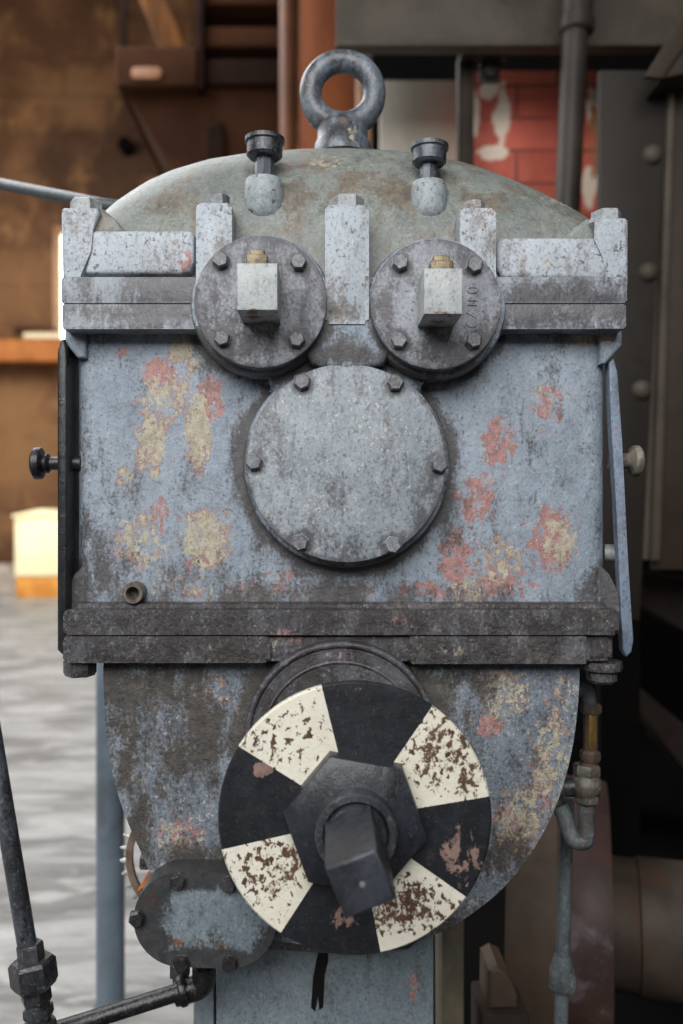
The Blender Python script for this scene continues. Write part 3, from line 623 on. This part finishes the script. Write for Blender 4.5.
part([(97, 208), (103, 208), (116, 220), (128, 233), (88, 236)], -.018, .08, 'dome', 'lug_fillet', .012, 5)
part([(592, 218), (587, 218), (574, 228), (560, 240), (602, 242)], -.018, .08, 'dome', 'lug_fillet', .012, 5)
# lug bolts
def topbolt(cx, y0, y1, R, Y, m, seg=6):
    bm = NB(); zb, zt = Z(y1, Y), Z(y0, Y-R*.8); h = zt-zb
    lathe(bm, [(0, -.006), (R, -.006), (R, h*.8), (R*.85, h), (0, h)], (X(cx, Y), Y, zb), (0, 0, 1), seg, .5)
    obj('cover_bolt', bm, M[m], G)
topbolt(86, 196.5, 208, L(16), -.008, 'bolt_light'); topbolt(218, 192, 204, L(11.5), -.018, 'bolt'); topbolt(347, 193, 206, L(17), -.014, 'bolt_light')
topbolt(474, 199, 209, L(10.5), -.018, 'bolt_light'); topbolt(606, 207.5, 218, L(15), -.008, 'bolt_light')
# oil cups on bosses
def oil_cup(cx, tilt, bw, b0, b1, s0, c0, c1, cw, sw):
    Yc = .018
    bm = NB(); rb = L(bw/2, Yc)
    Yz = Yc-.015; zt, zb = Z(b0, Yz), Z(b1, Yz); lathe(bm, [(0, -(zt-zb)*.5), (rb*.5, -(zt-zb)*.46), (rb*.86, -(zt-zb)*.26), (rb*1.0, 0), (rb*1.0, (zt-zb)*.42), (rb*.95, (zt-zb)*.86), (rb*.89, (zt-zb)*.97), (rb*.8, zt-zb), (0, zt-zb)], (X(cx, Yc), Yc, zb), seg=32)
    u = obj('oil_cup', bm, M['boss'], G)
    ax = Vector((tilt, 0, 1)).normalized(); base = Vector((X(cx, Yc), Yc, zt-.002)); hs = L(b0-c1+9, Yz)
    bm = NB(); rs = L(sw/2, Yc); lathe(bm, [(0, 0), (rs, 0), (rs, hs*.5), (rs*1.0, hs+.004), (0, hs+.004)], base, ax, 8); obj('stem', bm, M['cup'], u)
    bm = NB(); rc = L(cw/2, Yc); hc = L(c1-c0-8, Yz); bz = base+ax*hs
    lathe(bm, [(0, 0), (rc*.78, 0), (rc*.92, hc*.12), (rc*.92, hc*.72), (rc*1.02, hc*.78), (rc*1.02, hc*.98), (rc*.86, hc), (rc*.8, hc*.88), (0, hc*.88)], bz, ax, 28); obj('cup', bm, M['cup'], u)
    return u
oil_cup(264, .02, 40, 174, 205, 0, 131, 159, 39, 19); oil_cup(428.5, .03, 37, 177, 206, 0, 138, 166, 37, 18)
# eye bolt
Ye = .17; bm = NB(); cc = P(342.5, 93.5, Ye); Rm = L(32, Ye); rt = L(11.2, Ye)
N1, N2 = 56, 18; rg = []
for i in range(N1):
    a = 2*PI*i/N1; thick = rt*(1+.16*max(0, -math.sin(a))**2)
    rg.append([bm.verts.new(cc+Vector(((Rm+thick*math.cos(b))*math.cos(a), thick*1.05*math.sin(b), (Rm+thick*math.cos(b))*math.sin(a)))) for b in [2*PI*k/N2 for k in range(N2)]])
for i in range(N1):
    A, B = rg[i], rg[(i+1) % N1]
    for k in range(N2): bm.faces.new((A[k], B[k], B[(k+1) % N2], A[(k+1) % N2]))
zb = Z(158, Ye); zt = Z(122, Ye); hh = zt-zb
lathe(bm, [(0, 0), (L(29, Ye), 0), (L(28, Ye), hh*.35), (L(25.5, Ye), hh*.45), (L(25, Ye), hh*.8), (L(20, Ye), hh*.98), (L(12, Ye), hh*1.1), (0, hh*1.1)], (cc.x, cc.y, zb), seg=36)
obj('eye_bolt', bm, M['eye'], G)

# ---- bolt prototypes
def bolts(parent, pts, Y, R, h, m='bolt', name='bolt', proto=[None]):
    first = None
    for i, (a, b) in enumerate(pts):
        loc = P(a, b, Y)
        if first is None: first = obj(name, bolt_mesh(L(R, Y), h), M[m], parent, loc=loc)
        else:
            c = first.copy(); link(c); c.location = loc; c.rotation_euler = (0, random.uniform(0, 1), 0); attach(c, parent)
# round cover
Yr = -.034; bm = NB(); r = L(99.5, Yr)
lathe(bm, [(0, 0), (r-.0018, 0), (r-.0004, .0006), (r, .002), (r, .018), (0, .018)], P(346.5, 463, Yr), (0, 1, 0), 96)
rc_ = obj('round_cover', bm, M['round'], G)
bolts(rc_, [(302, 382), (395, 383), (254, 462), (439, 464.5), (300, 542.5), (392.5, 545)], Yr, 8.6, .0075)
# bearing caps with square spindles
Yp = -.048
for cx, cy, R, bl, sq, nip in (
    (260.5, 301.5, 66.5, [(221, 261), (298.5, 263), (222.5, 339), (297, 340)], (237, 277.5, 263, 310), (257.5, 250, 264, 17)),
    (436, 304, 65.5, [(400, 263.5), (474, 266), (398.5, 341), (473, 341)], (424, 462.5, 268, 314), (441, 256, 269, 19))):
    bm = NB(); r = L(R, Yp); lathe(bm, [(0, 0), (r-.002, 0), (r-.0005, .0006), (r, .002), (r, .016), (0, .016)], P(cx, cy, Yp), (0, 1, 0), 80)
    cap = obj('bearing_cap', bm, M['plate'], G)
    bolts(cap, bl, Yp, 8.4, .0075)
    Ys = -.1; a, b, c, d = sq; bm = NB()
    prism(bm, [(a, c), (b, c), (b, d), (a, d)], Ys, Yp+.002, .0012, 2); obj('square_spindle', bm, M['spindle'], cap)
    e, f, g, w = nip; Yn = -.066; bm = NB()
    box(bm, X(e-w/2-2, Yn), X(e+w/2+2, Yn), Yn-.008, Yn+.012, Z(g+6, Yn), Z(f+6, Yn), .002); box(bm, X(e-w/2+1, Yn), X(e+w/2-1, Yn), Yn-.004, Yn+.01, Z(g, Yn), Z(f, Yn), .002)
    obj('key_plug', bm, M['brass_dirty'], cap)
    if cx > 400:   # worn raised casting marks beside the right spindle
        bm = NB(); rr = .0009; Yt = Yp-.0002
        circ = lambda x, y, rx, ry, a0=0, a1=360: [P(x+rx*math.cos(math.radians(q)), y+ry*math.sin(math.radians(q)), Yt) for q in range(a0, a1+1, 20)]
        tube(bm, circ(472.5, 290, 5, 3), rr, 8)
        tube(bm, [P(467.5, 300, Yt), P(477, 300.5, Yt)], rr, 8); tube(bm, [P(467.5, 304.5, Yt), P(477, 305, Yt)], rr, 8)
        tube(bm, [P(467, 312.5, Yt), P(475.5, 317, Yt)], rr, 8)
        tube(bm, circ(472, 323, 5, 4, 0, 180), rr, 8)
        obj('casting_mark', bm, M['plate'], cap)
# tapped boss
bm = NB(); Yt = -.018; ro = L(11, Yt)
lathe(bm, [(0, .03), (ro, .03), (ro, .002), (ro*.92, 0), (ro*.62, 0), (ro*.55, .002), (ro*.5, .016), (0, .016)][::-1], P(132.5, 593.5, Yt), (0, 1, 0), 28)
obj('drain_socket', bm, paint('socket_metal', (104, 96, 84), (80, 74, 68), dirt_base=.06, dirt=(50, 42, 34), rough=.3), G)

# ---- gear cover at lower left
bm = NB(); Yg = -.034
def stad(R, dx=0): 
    out = []
    for k in range(25): a = math.radians(90+180*k/24); out.append((181+R*math.cos(a), 919.5-R*math.sin(a)))
    for k in range(25): a = math.radians(-90+180*k/24); out.append((229+R*math.cos(a), 921.5-R*math.sin(a)))
    return out
prism(bm, stad(47.5), Yg, .06, .006, 4); 
gc = obj('gear_cover', bm, M['gearcover'], G)
bolts(gc, [(178, 880.5), (137.5, 917), (181.5, 962), (230, 962.5), (229, 883)], Yg, 8, .008, 'bolt_dark')
# ---- drive shaft, disc and nut
sc = Vector((.0252, 0, H-.2600)); AX = (0, -1, 0)
bm = NB(); lathe(bm, [(0, .0), (.094, 0), (.096, .002), (.096, .020), (.094, .022), (.088, .022), (.088, .076), (0, .076)], sc+Vector((0, -.036, 0)), AX, 64)
ds = obj('drive_shaft', bm, M['arch'], G)
bm = NB(); RD = L(137, -.13); segs = 96; yd0, yd1 = -.13, -.1225
cen = [bm.verts.new((sc.x, yd0, sc.z)), bm.verts.new((sc.x, yd1, sc.z))]
BD = [9.5, 55.5, 104, 148, 193, 237, 281, 325, 369.5]
AN = [math.radians(BD[k//12]+(BD[k//12+1]-BD[k//12])*(k % 12)/12) for k in range(96)]
rings = {}
for nm, rad, y in (('f0', RD-.0015, yd0), ('f1', RD, yd0+.0015), ('b', RD, yd1)):
    rings[nm] = [bm.verts.new((sc.x+rad*math.cos(AN[k]), y, sc.z+rad*math.sin(AN[k]))) for k in range(segs)]
for k in range(segs):
    j = (k+1) % segs; mi = (k//12) % 2
    for f in (bm.faces.new((cen[0], rings['f0'][k], rings['f0'][j])), bm.faces.new((rings['f0'][k], rings['f1'][k], rings['f1'][j], rings['f0'][j])),
              bm.faces.new((rings['f1'][k], rings['b'][k], rings['b'][j], rings['f1'][j])), bm.faces.new((cen[1], rings['b'][j], rings['b'][k]))):
        f.material_index = mi
obj('striped_disc', bm, [M['disc_white'], M['disc_black']], ds)
bm = NB(); RN = .0615
lathe(bm, [(0, 0), (RN, 0), (RN, .013), (RN*.985, .0165), (RN*.86, .021), (0, .021)], sc+Vector((0, -.13, 0)), AX, 6, math.radians(170))
obj('hex_nut', bm, M['nut'], ds)
bm = NB(); lathe(bm, [(.0255, .0), (.0335, 0), (.0335, .016), (.0318, .018), (.0275, .018), (.0258, .016), (.0255, .0)], sc+Vector((0, -.15, 0)), AX, 48, 0, False); obj('collar', bm, M['collar'], ds)
bm = NB(); lathe(bm, [(0, 0), (.025, 0), (.025, .030), (.0235, .033), (0, .033)], sc+Vector((0, -.14, 0)), AX, 40)
ang = math.radians(21.8); hsd = .0193; y1 = -.257; y0 = -.16
q = [(sc.x+hsd*(u*math.cos(ang)-v*math.sin(ang)), sc.z+hsd*(u*math.sin(ang)+v*math.cos(ang))) for u, v in ((-1, -1), (1, -1), (1, 1), (-1, 1))]
b2 = NB(); prism(b2, q, y1, y0, .003, 3, off=False)
me = bpy.data.meshes.new('tmp'); b2.to_mesh(me); b2.free(); bm.from_mesh(me); bpy.data.meshes.remove(me)
obj('square_end', bm, M['shaft'], ds)
bm = NB(); lathe(bm, [(0, 0), (.0022, 0), (.0019, .0006), (0, .0006)], Vector((sc.x+.001, y1+.0002, sc.z)), AX, 16); obj('centre_hole', bm, M['greenknob'], ds)

# ---- side levers
bm = NB(); Y = -.012
prism(bm, [(57, 650), (57, 352), (60, 340), (64, 339), (67, 352), (67, 652), (62, 655)], Y, Y+.05, .0025, 3)
lv = obj('side_lever', bm, M['blacklever'], G)
bm = NB(); kz = P(57, 463.5, .012); r = L(16.5)
lathe(bm, [(0, -.014), (r*.42, -.014), (r*.42, .006), (r*.62, .009), (r*.55, .013), (r*.95, .0155), (r, .018), (r, .0215), (r*.8, .024), (0, .025)], kz, (-1, 0, 0), 28); obj('knob', bm, M['blacklever'], lv)
bm = NB(); lathe(bm, [(0, 0), (.008, 0), (.008, .016), (0, .016)], P(66, 463.5, .012), (1, 0, 0), 20); obj('pivot', bm, M['blacklever'], lv)
bm = NB()
prism(bm, [(609, 362), (614, 358), (618, 372), (622, 440), (628, 560), (634, 640), (632, 652), (627, 657), (623, 650), (621, 610), (616, 500), (611, 420)], .0, .012, .002, 3)
lv = obj('side_lever', bm, M['bluelever'], G)
bm = NB(); r = L(16); lathe(bm, [(0, -.016), (r*.5, -.016), (r*.5, .004), (r*.62, .006), (r*.95, .008), (r, .010), (r, .014), (r*.86, .0165), (0, .0165)], P(624, 461, .022), (1, 0, 0), 28); obj('knob', bm, M['greyknob'], lv)
bm = NB(); lathe(bm, [(0, -.006), (.009, -.006), (.009, .004), (.007, .006), (0, .006)], P(611, 553, .02), (.95, -.3, 0), 20); obj('stud', bm, M['greenknob'], lv)

# ---- toothed ring behind the lower housing
Yw = .2; gcx = P(192, 858, Yw); R0 = L(66.5, Yw)
t = empty('gear_wheel', gcx, 'thin toothed gear ring peeping out behind the lower left housing', 'gear')
bm = NB(); lathe(bm, [(R0-.008, 0), (R0, 0), (R0, .008), (R0-.008, .008), (R0-.008, 0)], gcx, (0, 1, 0), 72, 0, False); obj('rim', bm, M['gearrim'], t)
tm = None
for k in range(34):
    a = 2*PI*(k+.3)/34
    if tm is None:
        bm = NB(); lathe(bm, [(0, 0), (.0035, 0), (.003, .004), (.0012, .0085), (0, .009)], ax=(1, 0, 0), seg=8); tm = obj('tooth', bm, M['tooth'], t, loc=gcx+Vector((math.cos(a)*(R0-.0005), .004, math.sin(a)*(R0-.0005))), rot=(0, -a, 0))
    else: dup(tm, t, gcx+Vector((math.cos(a)*(R0-.0005), .004, math.sin(a)*(R0-.0005))), (0, -a, 0))
bm = NB(); lathe(bm, [(0, -.035), (.012, -.035), (.02, 0), (.02, .012), (0, .012)], gcx, (0, 1, 0), 24)
for k in range(4):
    a = .78+k*PI/2; tube(bm, [gcx+Vector((0, .004, 0)), gcx+Vector((math.cos(a)*(R0-.006), .004, math.sin(a)*(R0-.006)))], .004, 8)
obj('spokes', bm, M['gearrim'], t)
bm = NB(); lathe(bm, [(0, 0), (L(9), 0), (L(9), .012), (L(5.5), .013), (L(5.5), .03), (0, .03)], P(141, 861, .05), (1, 0, 0), 6, .4); obj('stop_bolt', bm, M['bolt_dark'], G)
bm = NB(); prism(bm, [(148, 884), (140, 889), (136, 893), (155, 862), (162, 872)], .045, .06, .002); obj('bracket_web', bm, M['orange'], G)

# ================================================================== PIPES
# oily drain pipe under the gear cover
Yp = .01
t = empty('drain_pipe', P(205, 985, Yp), 'oily black drain pipe bent under the lower left gear cover', 'pipe')
bm = NB(); p0 = P(205, 962, Yp); p1 = P(204, 984, Yp); p2 = P(68, 1027, -.02); p3 = P(-60, 1064, -.04)
tube(bm, bend([p0, p1, p2, p3, Vector((p3.x-.01, p3.y, 0))], .03, 8), L(8.5), 18); obj('pipe', bm, M['blackpipe'], t)
bm = NB(); tube(bm, bend([P(204, 966, Yp), P(204, 986, Yp), P(176, 994, Yp)], .022, 10), L(12), 20); obj('elbow', bm, M['blackpipe'], t)
d = (p2-p1).normalized(); bm = NB(); q = P(186, 989, Yp-.002); lathe(bm, [(0, 0), (L(14.5), 0), (L(15.5), .002), (L(15.5), .006), (L(14), .008), (0, .008)], q, d, 24); obj('collar', bm, M['blackpipe'], t)
bm = NB(); q = P(180, 963, .03); lathe(bm, [(0, 0), (L(11), 0), (L(11), .013), (L(8), .014), (L(8), .02), (0, .02)], q, (0, 0, -1), 6); obj('hex_plug', bm, M['bolt_dark'], G)
# nearer upright pipe with union, lower left
Yq = -.06
t = empty('union_pipe', P(36, 1024, Yq), 'dark steel pipe with stacked union nuts in the lower left corner', 'pipe')
a = P(-15.5, 690, Yq); b = P(28, 950, Yq); d = (b-a).normalized()
bm = NB(); a2 = a-d*.12; tube(bm, [a2, a, b+d*.12], L(9.5, Yq), 20); obj('pipe', bm, M['steelpipe'], t)
u = P(29.5, 943, Yq); d2 = Vector((.13, 0, -1)).normalized()
def hx(prof, name, seg=6, ph=.2, m='fitting'):
    bm = NB(); lathe(bm, [(0, prof[0][1])]+[(L(r, Yq), s) for r, s in prof]+[(0, prof[-1][1])], u, d2, seg, ph); obj(name, bm, M[m], t)
hx([(12, 0), (13, .002), (13, .016)], 'neck', 6); hx([(20, .015), (23, .018), (23, .036), (20, .041)], 'union_nut', 6, .25); hx([(15.5, .041), (15.5, .052), (13.5, .055)], 'lock_nut', 6, .5)
hx([(12, .055), (12, .06)], 'spacer', 20); hx([(14.5, .060), (15, .067), (13, .070)], 'ferrule_nut', 6, .1); hx([(11, .07), (11, .073)], 'spacer', 20); hx([(16, .073), (16.5, .079), (15.5, .09)], 'end_nut', 6, .4)
bm = NB(); e0 = u+d2*.08; tube(bm, [e0, e0+Vector((0, 0, -e0.z))], L(10, Yq), 18); obj('riser', bm, M['steelpipe'], t)
# gauge and valve pipe on the right of the lower housing
Yv = .045
t = empty('gauge_pipe', P(586, 840, Yv), 'grey pipe with small brass gauge and valve on the right of the lower housing', 'pipe')
bm = NB(); tube(bm, bend([P(577, 690, Yv), P(588, 690, Yv), P(591, 716, Yv)], .02, 8), L(7.2, Yv), 18); obj('top_elbow', bm, M['greenpipe'], t)
def vl(cx, y0, prof, name, m, seg=24, ph=0, sub=None):
    bm = NB(); lathe(bm, [(0, L(prof[0][1], Yv))]+[(L(r, Yv), L(s, Yv)) for r, s in prof]+[(0, L(prof[-1][1], Yv))], P(cx, y0, Yv), (0, 0, -1), seg, ph); return obj(name, bm, M[m], sub or t)
vl(591, 703, [(8.5, 0), (10.5, 2), (10.5, 8), (8.5, 11)], 'gauge_nut', 'rustgauge', 6)
vl(590.5, 712, [(7, 0), (7, 42)], 'gauge_body', 'rustgauge', 20)
bm = NB(); prism(bm, rrect(588.5, 715, 596, 750, 2), Yv-L(8), Yv, .001, 2); obj('gauge_window', bm, M['brass'], t)
vl(590, 750, [(8.5, 0), (10.5, 2), (10.5, 8), (8, 12)], 'gauge_nut', 'rustgauge', 6)
vl(588, 762, [(8, 0), (8, 4)], 'spacer', 'rustgauge', 20)
vl(586.5, 764, [(12, 0), (13.5, 2), (13.5, 10), (12, 12)], 'valve_nut', 'valve', 6)
vl(586, 774, [(11, 0), (15.5, 6), (16.5, 11), (14, 18), (11, 22)], 'valve_body', 'valve', 28)
vl(587, 793, [(11, 0), (13, 2), (13, 8), (10, 11)], 'valve_nut', 'valve', 6, .4)
bm = NB(); lathe(bm, [(0, 0), (L(10), 0), (L(10), .012), (L(11.5), .013), (L(11.5), .028), (0, .028)], P(574, 787, Yv), (-1, 0, 0), 22); obj('side_port', bm, M['bolt_dark'], t)
bm = NB(); tube(bm, bend([P(586.5, 800, Yv), P(586.5, 842, Yv), P(574, 842, Yv), P(560, 806, Yv+.01)], .018, 8), L(8.3, Yv), 18); obj('return_bend', bm, M['greenpipe'], t)
# slim pipe to the floor
Yn = .14
t = empty('slim_pipe', (X(562, Yn), Yn, 0), 'slim grey pipe with a union running down in front of the pulley', 'pipe')
bm = NB(); tube(bm, [P(567, 800, Yn), P(561, 1024, Yn), Vector((X(561, Yn), Yn, 0))], L(7, Yn), 18); obj('pipe', bm, M['greenpipe'], t)
q = P(562.5, 955, Yn); dz = (0, 0, -1)
bm = NB(); lathe(bm, [(0, 0), (L(8, Yn), 0), (L(10, Yn), L(6, Yn)), (L(10.5, Yn), L(14, Yn)), (0, L(14, Yn))], q, dz, 24); obj('sleeve', bm, M['greenpipe'], t)
bm = NB(); lathe(bm, [(0, L(14, Yn)), (L(13, Yn), L(14, Yn)), (L(14.5, Yn), L(17, Yn)), (L(14.5, Yn), L(30, Yn)), (L(12, Yn), L(34, Yn)), (0, L(34, Yn))], q, dz, 6, .3); obj('union_nut', bm, M['greenpipe'], t)

# ================================================================== CAMERA, LIGHT
cd = bpy.data.cameras.new('camera'); cam = bpy.data.objects.new('camera', cd); link(cam)
cam.location = (0, -D0, H); cam.rotation_euler = (PI/2, 0, 0)
cd.sensor_fit = 'VERTICAL'; cd.sensor_height = 36; cd.lens = F/1024*36
cd.shift_x = (341.5-VX)/1024
cd.clip_start = .01; cd.clip_end = 100
cd.dof.use_dof = True; cd.dof.focus_distance = .82; cd.dof.aperture_fstop = 3.4
S.camera = cam
def area(name, loc, target, size, size_y, power, c=(1, 1, 1)):
    l = bpy.data.lights.new(name, 'AREA'); l.shape = 'RECTANGLE'; l.size = size; l.size_y = size_y; l.energy = power; l.color = c
    o = bpy.data.objects.new(name, l); link(o); o.location = loc
    o.rotation_euler = (Vector(target)-Vector(loc)).to_track_quat('-Z', 'Y').to_euler(); return o
def spot(name, loc, target, power, ang, c=(1, 1, 1), blend=.3, r=.1):
    l = bpy.data.lights.new(name, 'SPOT'); l.energy = power; l.color = c; l.spot_size = math.radians(ang); l.spot_blend = blend; l.shadow_soft_size = r
    o = bpy.data.objects.new(name, l); link(o); o.location = loc
    o.rotation_euler = (Vector(target)-Vector(loc)).to_track_quat('-Z', 'Y').to_euler(); return o
area('roof_light', (-.6, -2.6, 2.75), (0, .1, 1.0), 3.0, 1.8, 172, (1.0, .99, .97))
area('hall_daylight', (-3.2, 3.4, 4.6), (-2.6, 4.5, 0), 4.5, 5.5, 440, (.98, .99, 1.0))
area('wall_daylight', (-5.5, 6.0, 5.0), (-2.5, WY, 2.6), 2.5, 2.5, 150, (1.0, .92, .80))
spot('sun_patch', (-7.0, 5.2, 5.2), P(38, 560, TY), 1500, 11, (1, .9, .7))
w = bpy.data.worlds.new('world'); S.world = w; w.use_nodes = True
bg = w.node_tree.nodes['Background']; bg.inputs[0].default_value = (.95, .97, 1.0, 1); bg.inputs[1].default_value = .08
vs = S.view_settings
S.display_settings.display_device = 'sRGB'
vs.view_transform = 'Standard'; vs.look = 'None'; vs.gamma = 1; vs.exposure = 0; vs.use_curve_mapping = False
